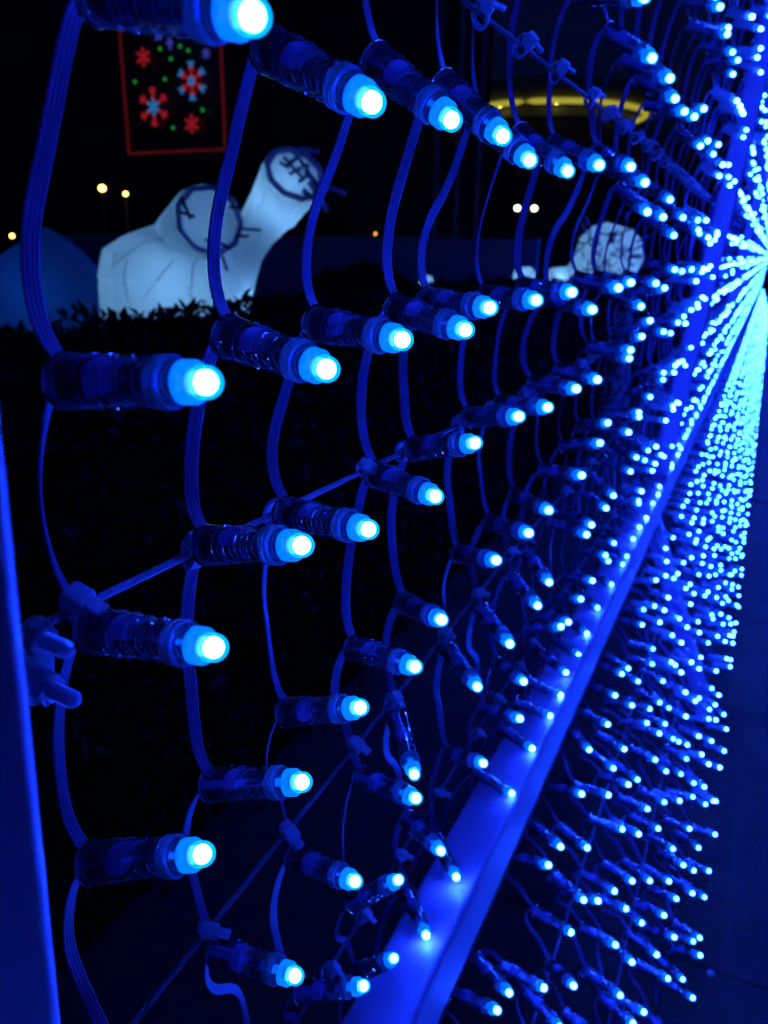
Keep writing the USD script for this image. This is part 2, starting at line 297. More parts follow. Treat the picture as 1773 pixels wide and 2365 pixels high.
# the nine strings nearest the post, module by module: place along the net, height, and the way each one points
TRACED = [
    [(0.184,0.045,0.99,-0.07,-0.11), (0.169,-0.056,0.98,-0.03,0.18), (0.177,-0.142,0.97,-0.02,0.22), (0.174,-0.241,0.89,0.12,0.44)],
    [(0.265,0.048,0.92,-0.22,-0.31), (0.248,-0.050,0.96,-0.26,-0.03), (0.239,-0.132,0.93,-0.17,0.32), (0.248,-0.257,0.91,0.03,0.42), (0.260,-0.375,0.95,-0.06,0.31)],
    [(0.347,0.060,0.86,-0.27,-0.44), (0.313,-0.050,0.95,-0.30,0.05), (0.301,-0.137,0.94,-0.28,0.19), (0.314,-0.256,0.87,-0.11,0.47), (0.339,-0.378,0.91,-0.24,0.34), (0.365,-0.523,0.86,0.17,0.48)],
    [(0.426,0.064,0.82,-0.34,-0.46), (0.397,-0.048,0.93,-0.37,-0.04), (0.396,-0.141,0.90,-0.44,0.08), (0.392,-0.254,0.92,-0.31,0.23), (0.429,-0.379,0.93,-0.26,0.26), (0.443,-0.511,0.67,0.08,0.74), (0.478,-0.626,0.60,-0.05,0.75)],
    [(0.488,0.056,0.80,-0.44,-0.41), (0.442,-0.046,0.89,-0.45,0.08), (0.452,-0.138,0.87,-0.36,0.34), (0.469,-0.255,0.77,-0.59,0.25), (0.489,-0.365,0.64,-0.73,-0.24), (0.554,-0.513,0.84,-0.53,0.13), (0.586,-0.628,0.72,-0.69,-0.07)],
    [(0.569,0.058,0.83,-0.37,-0.41), (0.547,-0.048,0.86,-0.50,0.10), (0.554,-0.136,0.85,-0.45,0.27), (0.581,-0.257,0.78,-0.54,0.31), (0.600,-0.358,0.77,-0.63,-0.12), (0.649,-0.501,0.85,-0.39,0.36), (0.663,-0.624,0.74,-0.67,-0.08)],
    [(0.663,0.062,0.85,-0.46,-0.26), (0.644,-0.045,0.88,-0.47,0.07), (0.633,-0.139,0.88,-0.43,0.20), (0.663,-0.254,0.85,-0.50,0.18), (0.689,-0.355,0.79,-0.56,-0.23), (0.771,-0.517,0.93,-0.30,0.22), (0.795,-0.625,0.97,-0.16,-0.09)],
    [(0.822,0.074,0.78,-0.57,-0.25), (0.738,-0.058,0.89,-0.46,-0.03), (0.736,-0.136,0.88,-0.44,0.14), (0.740,-0.248,0.83,-0.55,0.04), (0.795,-0.360,0.79,-0.57,-0.22), (0.805,-0.477,0.79,-0.60,0.13), (0.90,-0.625,0.94,-0.29,-0.08)],
    [(0.886,0.067,0.87,-0.43,-0.26), (0.843,-0.043,0.91,-0.41,-0.03), (0.836,-0.135,0.90,-0.44,0.02), (0.853,-0.250,0.92,-0.36,0.18), (0.853,-0.352,0.74,-0.61,-0.28), (0.946,-0.496,0.88,-0.19,0.44), (0.97,-0.624,0.97,0.02,-0.09)]]

def modules_of(y, traced=()):
    """(tail, axis) from the top of a string to its foot, in the frame's axes"""
    out = []
    for z in TOPROWS:
        out.append((np.array([XN, y + rng.normal(0, 0.010), z + rng.normal(0, 0.010)]), unit((0.87, -0.36 + rng.normal(0, 0.15), -0.24 + rng.normal(0, 0.13)))))
    for k, z in enumerate(ROWS):
        if k < len(traced):
            t = traced[k]; out.append((np.array([XN, t[0], t[1]]), unit(t[2:])))
        else:
            low = k == 6
            out.append((np.array([XN, y + (0.03 if k == 5 else 0.06 if low else 0) + rng.normal(0, 0.016), z + rng.normal(0, 0.002 if low else 0.011)]),
                        unit((0.87, -0.38 + rng.normal(0, 0.18), rng.normal(-0.08, 0.02) if low else ROWZ[k] + rng.normal(0, 0.14)))))
    for i in range(9):
        s = SK0 + SKD * (0.030 + 0.069 * i + rng.normal(0, 0.012))
        d = SKN * 0.75 + np.array([0.25, -0.05])
        out.append((np.array([s[0], y + 0.05 + rng.normal(0, 0.018), s[1]]), unit((d[0], -0.30 + rng.normal(0, 0.2), d[1] - 0.22 + rng.normal(0, 0.15)))))
    return out

def bezier(a, b, c, d, n):
    t = np.linspace(0, 1, n)[:, None]; return (1 - t) ** 3 * a + 3 * t * (1 - t) ** 2 * b + 3 * t * t * (1 - t) * c + t ** 3 * d

def string(name, y, traced, fine, cls, world=True, **t):
    ms = modules_of(y, traced); n = len(ms)
    origin = np.array([SK1[0], y, SK1[1] - 0.05])
    if world: root = thing(name, EYE + R_LEAN @ origin, (0, 6, 0), **t)
    else:
        root = UsdGeom.Xform.Define(stage, "/World/" + name).GetPrim(); root.SetSpecifier(Sdf.SpecifierClass)
    Z = np.array([0, 0, 1.0]); spans = []
    for k in range(-1, n):
        roll = rng.uniform(-0.5, 0.5)
        if k >= 0:
            P, A = ms[k]; on_skirt = k >= 16
            U = unit(Z - A * (Z @ A)); U = U * math.cos(roll) + np.cross(A, U) * math.sin(roll)
            module(root, P, A, U, cls, origin)
        if k == -1:
            N, An = ms[0]; a = np.array([XN - 0.01, N[1], 1.67]); d = N + An * 0.010 + np.array([0, 0, 0.0025])
            pts = bezier(a, a - Z * 0.2, N - An * 0.024 + Z * 0.04, d, 26)
        elif k == n - 1:
            a = P + A * 0.010 - Z * 0.0025; pts = bezier(a, P - A * 0.02, P - A * 0.02 + np.array([0.01, 0, -0.03]), P + np.array([0.0, 0.004, -0.06]), 12)
        else:
            N, An = ms[k + 1]
            back = unit(A * 0.7 + np.array([0.3, 0, 0])); backn = unit(An * 0.7 + np.array([0.3, 0, 0]))
            a = P + A * 0.010 - U * 0.0024; d = N + An * 0.011 + unit(Z - An * (Z @ An)) * 0.0024
            gap = np.linalg.norm(P - N)
            e = rng.uniform(0.8, 1.25); e2 = rng.uniform(0.8, 1.25)
            if k == 15:                                  # behind and under the rail
                mid = np.array([-0.192, (P[1] + N[1]) / 2, -0.705])
                p1 = bezier(a, P - back * 0.02, mid + Z * 0.04, mid, 14); p2 = bezier(mid, mid - Z * 0.03, N - backn * 0.03, d, 14); pts = np.vstack([p1, p2[1:]])
            else:
                c1 = P - back * 0.015 * e - Z * gap * 0.30; c2 = N - backn * 0.013 * e2 + Z * gap * 0.30 + np.array([0, rng.normal(0, 0.004), 0])
                stub = P - A * 0.003 - U * 0.002
                p1 = bezier(a, a * 0.6 + stub * 0.4, stub, stub - A * 0.002, 4)
                p2 = bezier(stub - A * 0.002, stub - back * 0.006 * e - Z * 0.003, c1, c2 * 0.5 + c1 * 0.5, 10); p3 = bezier(c2 * 0.5 + c1 * 0.5, c2, N - An * 0.012 + Z * 0.004, d, 14)
                pts = np.vstack([p1, p2[1:], p3[1:]])
        if not fine: pts = pts[::2] if len(pts) % 2 else np.vstack([pts[::2], pts[-1:]])
        # the ribbon's flat side faces out of the net near each module and turns a little between them
        m = len(pts); tw = rng.uniform(-1.0, 1.0) * np.sin(np.linspace(0, np.pi, m)) ** 1.5
        s0 = np.cross(ms[max(k, 0)][1], Z); s1 = np.cross(ms[min(k + 1, n - 1)][1], Z)
        w = np.linspace(0, 1, m)[:, None] * unit(s1) + (1 - np.linspace(0, 1, m)[:, None]) * unit(s0)
        tt, ww, nn = frames(pts, w)
        ww = ww * np.cos(tw)[:, None] + nn * np.sin(tw)[:, None]
        spans.append(sweep(pts, ww, FINE if fine else COARSE))
    q = cat(spans); q.apply_translation(-origin)
    usdkit.mesh(stage, path_of(root) + "/cable", q, M["cable_vinyl"], smooth=60 if fine else False)
    return root, ms, origin

order = ["nearest light string with the largest bulbs, beside the bolted clamp", "second light string from the near post", "third light string from the near post", "fourth light string from the near post", "fifth light string from the near post",
         "sixth light string from the near post", "seventh light string from the near post", "eighth light string from the near post", "ninth light string from the near post"]
ties = []
def note_ties(ms, y):
    for k in range(3, 7):
        up = [m for m in ms[:16]]
        best = min(up, key=lambda m: abs(m[0][2] - rope_point(k, y)[2]))
        dz = abs(best[0][2] - rope_point(k, best[0][1])[2])
        ties.append((k, best[0][1] if dz < 0.03 else y + rng.normal(0, .004), dz))
for i, tr in enumerate(TRACED):
    y = [0.185, 0.262, 0.345, 0.424, 0.487, 0.57, 0.662, 0.79, 0.88][i]
    r, ms, o = string("light_string", y, tr, True, near_class, label=order[i] + ", flat cable with clear modules", cat="light string", group="light strings of the blue net")
    note_ties(ms, y)
y = 0.965
MORE = ["tenth", "eleventh", "twelfth", "thirteenth", "fourteenth", "fifteenth", "sixteenth", "seventeenth", "eighteenth", "nineteenth", "twentieth", "twenty-first", "twenty-second", "twenty-third"]
for i in range(14):                                      # still near enough to tell one from the next
    r, ms, o = string("light_string", y, (), i < 6, near_class if i < 8 else far_class, label=MORE[i] + " blue light string counted from the near white post", cat="light string", group="light strings of the blue net")
    note_ties(ms, y)
    y += 0.092 + rng.normal(0, 0.006)
for v in range(8):
    string(f"class_light_string_{v}", 0.0, (), False, far_class, world=False)
k = 0
while y < 22.0 and k < 240:
    y += 0.092 + rng.normal(0, 0.008); k += 1
    if min(abs(y - p) for p in POSTS) < 0.035: y += 0.04
    x = thing("light_string", EYE + R_LEAN @ np.array([SK1[0], y, SK1[1] - 0.05]), (0, 6, 0), label="blue light string in the far, crowded stretch of the net beyond the second white post", cat="light string", group="light strings in the far stretch of the net")
    x.GetReferences().AddInternalReference(f"/World/class_light_string_{rng.integers(0, 8)}"); x.SetInstanceable(True)

# ------------------------------------------------------------------ cable ties where strings cross the ropes
def tie_mesh():
    a = np.linspace(0, 2 * np.pi, 21); p = np.stack([0.0034 * np.cos(a) - 0.0005, 0.0008 * np.sin(a), 0.0052 * np.sin(a)], 1)
    strap = sweep(p, np.tile([0, 1.0, 0], (21, 1)), [(-0.0022, -0.0006), (0.0022, -0.0006), (0.0022, 0.0006), (-0.0022, 0.0006)])
    head = tm(rbox(0.0070, 0.0064, 0.0062, 0.001, 8) + rbox(0.008, 0.0042, 0.0016, 0.0005, 8, (0.0045, 0, 0.001))); head.apply_transform(trimesh.transformations.rotation_matrix(0.5, (0, 1, 0))); head.apply_translation((0.0034, 0, 0.0038))
    return strap, head
strap, head = tie_mesh()
for m_ in (strap, head): m_.apply_scale(1.25)
for i, (k, y, dz) in enumerate(ties):
    p = rope_point(k, y); R = trimesh.transformations.euler_matrix(rng.uniform(-0.5, 0.9), rng.uniform(-0.3, 0.3), rng.uniform(-0.5, 0.2))[:3, :3]
    t = thing("cable_tie", matrix=mat4(R_LEAN @ R, EYE + R_LEAN @ p), cat="cable tie", group=f"cable ties on rope {('crossing the top of the picture', 'from the bolted clamp', 'running to the lower left', 'above the rail')[k - 3]}",
              label="white nylon cable tie on the steel rope " + ("crossing the top of the picture", "that leaves the bolted clamp", "that runs to the lower left edge", "just above the white rail")[k - 3])
    obj("strap", strap, "tie_nylon", t); obj("head", head, "tie_nylon", t)

# ------------------------------------------------------------------ bolted clamp that ends the rope at the near post
cl = thing("rope_clamp", net(-0.178, 0.1545, -0.143), (0, 6, 0), label="bolted steel wire rope clamp with two threaded studs beside the near white post", cat="rope clamp")
def stad(w, h, d):
    c = m3.CrossSection.batch_hull([m3.CrossSection.circle(w / 2, 24).translate((0, h / 2 - w / 2)), m3.CrossSection.circle(w / 2, 24).translate((0, -h / 2 + w / 2))]); return m3.Manifold.extrude(c, d)
Rx = trimesh.transformations.rotation_matrix(math.pi / 2, (0, 1, 0)) @ trimesh.transformations.rotation_matrix(math.pi / 2, (0, 0, 1))
def cm(man, off): t = tm(man); t.apply_transform(Rx); t.apply_translation(off); return t
YS, ZS = 0.0, 0.0095
obj("saddle", cm(stad(0.0120, 0.0310, 0.0022), (0.0, 0, 0)), "zinc_bolt", cl)
for s, dy in ((1, -0.001), (-1, 0.001)):
    pr = [(0.0, 0.0), (0.0, 0.0026)]
    for i in range(10): x = 0.003 + i * 0.0013; pr += [(x, 0.0021), (x + 0.00065, 0.0029)]
    pr += [(0.0163, 0.0022), (0.0172, 0.0014), (0.0174, 0.0)]
    st = lathe(pr, 20); st.apply_translation((0.0, dy, s * ZS)); obj("stud", st, "zinc_bolt", cl, smooth=20)
    nut = cm(m3.Manifold.extrude(m3.CrossSection.circle(0.0056, 6) - m3.CrossSection.circle(0.0025, 20), 0.0038), (0.0023, dy, s * ZS)); obj("nut", nut, "zinc_bolt", cl, smooth=False)
a = np.linspace(0, np.pi, 15); ub = np.stack([-0.0005 - 0.009 * np.sin(a), 0 * a, ZS * np.cos(a)], 1)
obj("u_bolt", tube(ub, 0.0024, 10), "zinc_bolt", cl)
obj("anchor_eye", cat([tube(np.array([(-0.006, -0.052, 0.0), (-0.006, -0.010, 0.002), (-0.006, -0.003, 0.004), (-0.006, 0.004, 0.008)]), 0.0017, 8), tube(np.array([(-0.006, -0.052, -0.003), (-0.006, -0.012, -0.004), (-0.006, -0.002, 0.0), (-0.006, 0.004, 0.004)]), 0.0017, 8)]), "steel_wire", cl)

# ------------------------------------------------------------------ hedge behind the net
def leaf_quads(c, size, n_rng, up=0.5):
    n = len(c); d = n_rng.normal(size=(n, 3)); d[:, 2] = np.abs(d[:, 2]) * up + 0.15; d /= np.linalg.norm(d, axis=1, keepdims=True)
    s = np.cross(d, n_rng.normal(size=(n, 3))); s /= np.linalg.norm(s, axis=1, keepdims=True) + 1e-9
    L = size * n_rng.uniform(0.6, 1.3, (n, 1)); w = L * 0.2; nn = np.cross(d, s)
    v = np.stack([c, c + d * L * 0.5 + s * w + nn * w * 0.4, c + d * L, c + d * L * 0.5 - s * w + nn * w * 0.4], 1).reshape(-1, 3)
    f = np.arange(n)[:, None] * 4 + np.array([[0, 1, 2], [0, 2, 3]]).reshape(1, 6); return trimesh.Trimesh(v, f.reshape(-1, 3), process=False)
r2 = np.random.default_rng(3)
def hedge_top(y): return 1.18 + 0.05 * (meshkit.noise(np.stack([y * 3.1, y * 0, y * 0], -1)) - 0.5) + 0.05 * (meshkit.noise(np.stack([y * 11, y * 0 + 4, y * 0], -1)) - 0.5)
hd = thing("hedge", (-1.5, 4.0, 0), label="dark clipped hedge of pointed leaves standing behind the light net", cat="hedge")
n = 52000; yy = r2.uniform(-0.5, 11, n); xx = -0.98 - 0.75 * r2.random(n) ** 1.3; tz = hedge_top(yy) - 0.16 * np.clip((-1.10 - xx) / 0.6, -0.3, 0) ** 2
zz = np.where(r2.random(n) < 0.5, tz * r2.random(n) ** 0.6, tz - np.abs(r2.normal(0, 0.035, n)))
front = r2.random(n) < 0.4; xx = np.where(front, -0.98 + r2.normal(0, 0.03, n), xx)
lq = leaf_quads(np.stack([xx, yy, np.maximum(zz, 0.02)], 1), 0.055, r2); lq.apply_translation((1.5, -4.0, 0))
obj("foliage", lq, "leaf", hd, smooth=False, kind="stuff")
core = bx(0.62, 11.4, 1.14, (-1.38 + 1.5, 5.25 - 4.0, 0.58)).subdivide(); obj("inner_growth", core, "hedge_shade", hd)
for i in range(24): obj("stem", rod((0.1, -4.3 + 0.47 * i, 0), (0.1 + r2.normal(0, .03), -4.3 + 0.47 * i, 1.18), 0.012, 6), "stem", hd)

def bush(px, py, dist, rad, label):
    c = at(px, py, dist); b = thing("bush", (c[0], c[1], 0), label=label, cat="bush")
    n = 3500; d = r2.normal(size=(n, 3)); d /= np.linalg.norm(d, axis=1, keepdims=True); h = c[2]
    rr = rad * (0.7 + 0.5 * meshkit.noise(d * 2.3 + dist)) * r2.random(n) ** 0.25
    P = d * rr[:, None] * np.array([1, 1, 0.75]) + np.array([0, 0, h - rad * 0.75])
    obj("crown", leaf_quads(P, 0.14, r2, 1.0), "leaf", b, smooth=False); obj("trunk", rod((0, 0, 0), (0.02, 0, h - rad * 0.6), 0.05, 8), "stem", b)
bush(850, 610, 9.0, 0.55, "dark rounded bush in front of the long wall, left of the lamp pair")
bush(775, 655, 8.0, 0.2, "small dark bush at the foot of the long wall, beside the white lantern")

# ------------------------------------------------------------------ fabric lanterns beyond the hedge
def shell(man, dist, keep=None):
    return tm(man)
D1 = 3.7; S1 = D1 / FPX                                  # metres per pixel at that distance
def P1(px, py, off=0.0): return at(px, py, D1 + off)
base1 = P1(400, 700); base1[2] = 0
ln = thing("fabric_lantern", base1, label="glowing white fabric lantern with two tubular necks ringed by dark twigs", cat="lantern")
def lo(m, b): m = tm(m) if not isinstance(m, trimesh.Trimesh) else m; m = m.copy(); m.apply_translation(-b); return m
def pt(b, dz): q = b.copy(); q[2] = dz; return q
body = m3.Manifold.batch_boolean([
    hull([(P1(330, 640), 95 * S1), (P1(420, 600), 90 * S1), (P1(455, 660), 110 * S1), (P1(480, 590), 65 * S1)], 10),
    hull([(P1(335, 660), 98 * S1), (P1(455, 690), 110 * S1), (pt(P1(360, 800), 0.5), 120 * S1), (pt(P1(450, 800), 0.5), 115 * S1)], 10),
    hull([(pt(P1(360, 800), 0.5), 120 * S1), (pt(P1(450, 800), 0.5), 115 * S1), (pt(P1(370, 800), 0.1), 95 * S1), (pt(P1(450, 800), 0.1), 95 * S1)], 10)], m3.OpType.Add)
obj("body", lo(body, base1), "white_fabric", ln, smooth=14)
nk2 = m3.Manifold.batch_boolean([hull([(P1(500, 640), 60 * S1), (P1(590, 535), 44 * S1)], 12), hull([(P1(590, 535), 44 * S1), (P1(660, 440), 62 * S1)], 12), hull([(P1(530, 700), 45 * S1), (P1(565, 600), 36 * S1)], 12)], m3.OpType.Add)
axis2 = unit(P1(700, 395, -0.16) - P1(600, 525)); 
nk2b = hull([(P1(640, 470), 58 * S1), (P1(672, 415, -0.03), 66 * S1)], 14)
cut = P1(700, 388, -0.10)
nk2 = nk2 + nk2b
nk2 = nk2 + hull([(P1(672, 415, -0.03), 66 * S1), (P1(705, 395, -0.1), 50 * S1)], 14)
nk2 = nk2.trim_by_plane(tuple(-unit(axis2 - 0.75 * FWD)), float(-(unit(axis2 - 0.75 * FWD) @ P1(676, 408, -0.05))))
obj("neck", lo(nk2, base1), "white_fabric", ln, smooth=28)
nk1 = m3.Manifold.batch_boolean([hull([(P1(430, 570), 78 * S1), (P1(472, 510, -0.14), 70 * S1)], 14)], m3.OpType.Add)
n1 = unit(P1(490, 505, -0.30) - P1(440, 545, 0)); f1 = P1(482, 510, -0.16)
nk1 = nk1.trim_by_plane(tuple(-n1), float(-(n1 @ f1)))
obj("neck", lo(nk1, base1), "white_fabric", ln, smooth=28)
def ring(c, nrm, r, k, thick, squash=1.0):
    nrm = unit(nrm); u = unit(np.cross(nrm, (0, 0, 1))); v = np.cross(nrm, u)
    ps = [c + r * (math.cos(a) * u + math.sin(a) * v * squash) for a in np.arange(k) * 2 * np.pi / k + 0.3]
    return cat([rod(ps[i], ps[(i + 1) % k], thick, 6) for i in range(k)]), ps, u, v
rm, ps1, u1, v1 = ring(f1 + n1 * 0.012, n1, 66 * S1, 9, 6 * S1); obj("rim", lo(rm, base1), "violet_fabric", ln)
for i, (a, b) in enumerate((((418, 455), (440, 505)), ((415, 490), (450, 500)), ((500, 548), (474, 556)), ((555, 528), (603, 532)), ((545, 545), (573, 546)), ((512, 590), (524, 624)), ((505, 560), (533, 575)), ((530, 478), (560, 480)), ((540, 470), (527, 452)))):
    obj("twig", lo(rod(P1(*a, -0.24), P1(*b, -0.26), 3.2 * S1, 6), base1), "twig_paint", ln)
n2 = unit(axis2 - 0.75 * FWD); f2 = P1(680, 405, -0.06)
rm, ps2, u2, v2 = ring(f2 + n2 * 0.01, n2, 60 * S1, 10, 7 * S1); obj("rim", lo(rm, base1), "violet_fabric", ln)
for a, b in (((655, 362), (700, 412)), ((672, 345), (712, 392)), ((660, 385), (690, 360)), ((668, 402), (712, 380)), ((690, 420), (718, 400)), ((648, 375), (668, 388))):
    obj("lattice", lo(rod(P1(*a, -0.11), P1(*b, -0.13), 4 * S1, 6), base1), "violet_fabric", ln)
for a, b in (((705, 395), (745, 440)), ((735, 425), (798, 448)), ((715, 420), (755, 486)), ((690, 345), (735, 350)), ((700, 440), (740, 470))):
    obj("twig", lo(rod(P1(*a, -0.12), P1(*b, -0.16), 6 * S1, 6), base1), "violet_fabric", ln)
for pts in (((250, 620), (330, 560), (400, 545)), ((330, 690), (400, 600)), ((300, 700), (285, 640), (292, 600)), ((440, 690), (445, 610), (470, 590))):
    q = []
    for i in range(len(pts) - 1):
        for s in np.linspace(0, 1, 9):
            px, py = pts[i][0] + (pts[i + 1][0] - pts[i][0]) * s, pts[i][1] + (pts[i + 1][1] - pts[i][1]) * s
            d = unit(at(px, py, 1) - EYE); hit = None
            q.append((px, py))
    tmb = tm(body); o = np.tile(EYE, (len(q), 1)); dd = np.array([unit(at(px, py, 1) - EYE) for px, py in q])
    loc, ir, _ = tmb.ray.intersects_location(o, dd, multiple_hits=False)
    if len(loc) > 3:
        loc = loc[np.argsort(ir)]; obj("seam", lo(tube(loc - dd[np.sort(ir)] * 0.0005, 0.0025, 6), base1), "seam_fabric", ln)
for c, r in ((P1(400, 660), 0.05), (P1(540, 690, -0.02), 0.035), (P1(640, 470), 0.03), (P1(450, 545), 0.03)):
    s = trimesh.creation.icosphere(2, r); s.apply_translation(c - base1); obj("lamp", s, "lantern_lamp", ln, smooth=True)

base2 = at(90, 700, 4.2); base2[2] = 0; S2 = 4.2 / FPX
bl = thing("fabric_lantern", base2, label="dim blue humped fabric lantern with a dark oval on it, at the left edge", cat="lantern")
P2 = lambda x, y, o=0.0: at(x, y, 4.2 + o)
bb = m3.Manifold.batch_boolean([hull([(P2(105, 545), 18 * S2), (P2(150, 570), 16 * S2), (P2(-60, 690), 40 * S2), (P2(200, 660), 45 * S2), (P2(60, 700), 60 * S2)], 12),
    hull([(P2(-60, 690), 40 * S2), (P2(200, 660), 45 * S2), (pt(P2(-60, 760), 0.3), 0.15), (pt(P2(190, 760), 0.3), 0.15), (pt(P2(60, 760), 0.2), 0.2)], 12)], m3.OpType.Add)
obj("body", lo(bb, base2), "blue_fabric", bl, smooth=40)
tmb = tm(bb); a = np.linspace(0, 2 * np.pi, 25); dd = np.array([unit(at(200 + 28 * math.cos(t), 667 + 22 * math.sin(t), 1) - EYE) for t in a])
loc, ir, _ = tmb.ray.intersects_location(np.tile(EYE, (25, 1)), dd, multiple_hits=False)
if len(loc) > 20: loc = loc[np.argsort(ir)]; obj("oval", lo(tube(loc, 0.012, 6), base2), "twig_paint", bl)
s = trimesh.creation.icosphere(2, 0.06); s.apply_translation(P2(70, 690, 0.05) - base2); obj("lamp", s, "lantern_lamp_dim", bl, smooth=True)

base3 = at(1335, 640, 6.6); base3[2] = 0; S3 = 6.6 / FPX
sp = thing("fabric_lantern", base3, label="far white ball lantern bristling with dark twigs, seen between the strings", cat="lantern")
P3 = lambda x, y, o=0.0: at(x, y, 6.6 + o)
ball = m3.Manifold.batch_boolean([hull([(P3(1395, 585), 62 * S3), (P3(1420, 590), 60 * S3)], 12), hull([(P3(1400, 600), 60 * S3), (P3(1330, 640), 30 * S3)], 12), hull([(P3(1400, 620), 60 * S3), (pt(P3(1400, 700), 0.25), 70 * S3)], 12)], m3.OpType.Add)
obj("body", lo(ball, base3), "white_fabric", sp, smooth=28)
tmb = tm(ball)
for i in range(46):
    a = r2.uniform(0, 2 * np.pi); q = r2.random() ** 0.6 * 60; px, py = 1402 + q * math.cos(a), 588 + q * math.sin(a) * 0.9
    loc, ir, _ = tmb.ray.intersects_location(EYE[None], unit(at(px, py, 1) - EYE)[None], multiple_hits=False)
    if len(loc):
        d = unit(r2.normal(size=3) + 0.7 * unit(loc[0] - P3(1402, 590))); L = r2.uniform(0.05, 0.13)
        obj("twig", lo(rod(loc[0] - d * L * 0.3, loc[0] + d * L, 0.007, 5), base3), "twig_paint", sp)
for a, b in (((1360, 520), (1352, 500)), ((1445, 510), (1448, 490)), ((1350, 570), (1315, 590)), ((1355, 540), (1345, 515)), ((1470, 560), (1500, 545))):
    obj("twig", lo(rod(P3(*a, -0.1), P3(*b, -0.12), 0.009, 5), base3), "violet_fabric", sp)
s = trimesh.creation.icosphere(2, 0.05); s.apply_translation(P3(1402, 600) - base3); obj("lamp", s, "lantern_lamp", sp, smooth=True)
for x0, x1, y0, dist, lab in ((1185, 1235, 622, 6.3, "low white lantern just showing over the hedge, left of the ball lantern"), (1262, 1325, 622, 6.0, "low white lantern touching the ball lantern, just over the hedge"), (968, 1000, 640, 7.0, "small low white lantern peeping over the hedge in the middle of the net")):
    S = dist / FPX; b = at((x0 + x1) / 2, y0 + 30, dist); b[2] = 0
    t = thing("fabric_lantern", b, label=lab, cat="lantern")
    mnd = hull([(at(x0 + 14, y0 + 12, dist), 14 * S), (at(x1 - 14, y0 + 10, dist), 14 * S), (pt(at(x0, y0 + 60, dist), 0.1), 18 * S), (pt(at(x1, y0 + 60, dist), 0.1), 18 * S)], 12)
    obj("body", lo(mnd, b), "white_fabric", t, smooth=28)
    s = trimesh.creation.icosphere(2, 0.02); s.apply_translation(at((x0 + x1) / 2, y0 + 22, dist) - b); obj("lamp", s, "lantern_lamp", t, smooth=True)

# ------------------------------------------------------------------ long low wall
wl, wr = at(120, 548, 17.0), at(1243, 580, 12.5); wl[2] = wr[2] = 0
d = unit(wr - wl); Lw = np.linalg.norm(wr - wl); nrm = np.array([-d[1], d[0], 0])
wt = thing("boundary_wall", wl, label="long low pale wall crossing behind the hedge under the far lamps", cat="wall")
hgt = 1.52
for i in range(9):
    a, b = Lw * i / 9, Lw * (i + 1) / 9; q = bx(b - a - 0.008, 0.15, hgt, ((a + b) / 2, 0, hgt / 2)); q.apply_transform(mat4(np.stack([d, nrm, [0, 0, 1]], 1), np.zeros(3))); obj("panel", q, "hoarding", wt, smooth=False)
q = bx(Lw, 0.2, 0.05, (Lw / 2, 0, hgt + 0.0255)); q.apply_transform(mat4(np.stack([d, nrm, [0, 0, 1]], 1), np.zeros(3))); obj("coping", q, "hoarding", wt, smooth=False)

# ------------------------------------------------------------------ building with the red-framed light sign
hb = 2.85
def horiz(px, py, z): v = unit(at(px, py, 1) - EYE); return EYE + v * (z - EYE[2]) / v[2]
A, Bq = horiz(298, 355, EYE[2] + hb), horiz(520, 345, EYE[2] + hb)
sx = unit(np.array([Bq[0] - A[0], Bq[1] - A[1], 0])); sn = np.array([sx[1], -sx[0], 0])
if sn @ (EYE - A) < 0: sn = -sn
Rs = np.stack([sx, -sn, [0, 0, 1]], 1); Wd = np.linalg.norm((Bq - A)[:2])
def on_facade(px, py, off=0.0):
    v = unit(at(px, py, 1) - EYE); t = ((A + sn * off - EYE) @ sn) / (v @ sn); return EYE + v * t
sg = thing("light_sign", A, label="red-framed light sign of red, blue and green snowflakes on the dark building", cat="sign")
Hs = 5.6
T0 = mat4(Rs, np.zeros(3))
def sgn(m): m = m.copy(); m.apply_transform(T0); return m
for c, s in (((Wd / 2, 0, 0), (Wd + 0.06, 0.06, 0.06)), ((Wd / 2, 0, Hs), (Wd + 0.06, 0.06, 0.06)), ((0, 0, Hs / 2), (0.06, 0.06, Hs - 0.065)), ((Wd, 0, Hs / 2), (0.06, 0.06, Hs - 0.065))):
    obj("frame_tube", sgn(tm(rbox(*s, 0.02, 8, c))), "frame_led", sg)
def local(px, py): q = on_facade(px, py) - A; return np.array([q @ sx, -0.05, q[2]])
def flake(px, py, r, parts):
    c = local(px, py); ms = {}
    for k in range(6):
        a = math.pi / 2 + k * math.pi / 3; e = np.array([math.cos(a), 0, math.sin(a)])
        for kind, r0, r1, th in parts:
            ms.setdefault(kind, []).append(rod(c + e * r * r0, c + e * r * r1, th * r, 6))
            if r1 > 0.5:
                for s in (-1, 1):
                    b = a + s * 0.7; e2 = np.array([math.cos(b), 0, math.sin(b)]); m = c + e * r * (r0 + r1) / 2
                    ms[kind].append(rod(m, m + e2 * r * 0.28, th * r * 0.8, 6))
    return ms
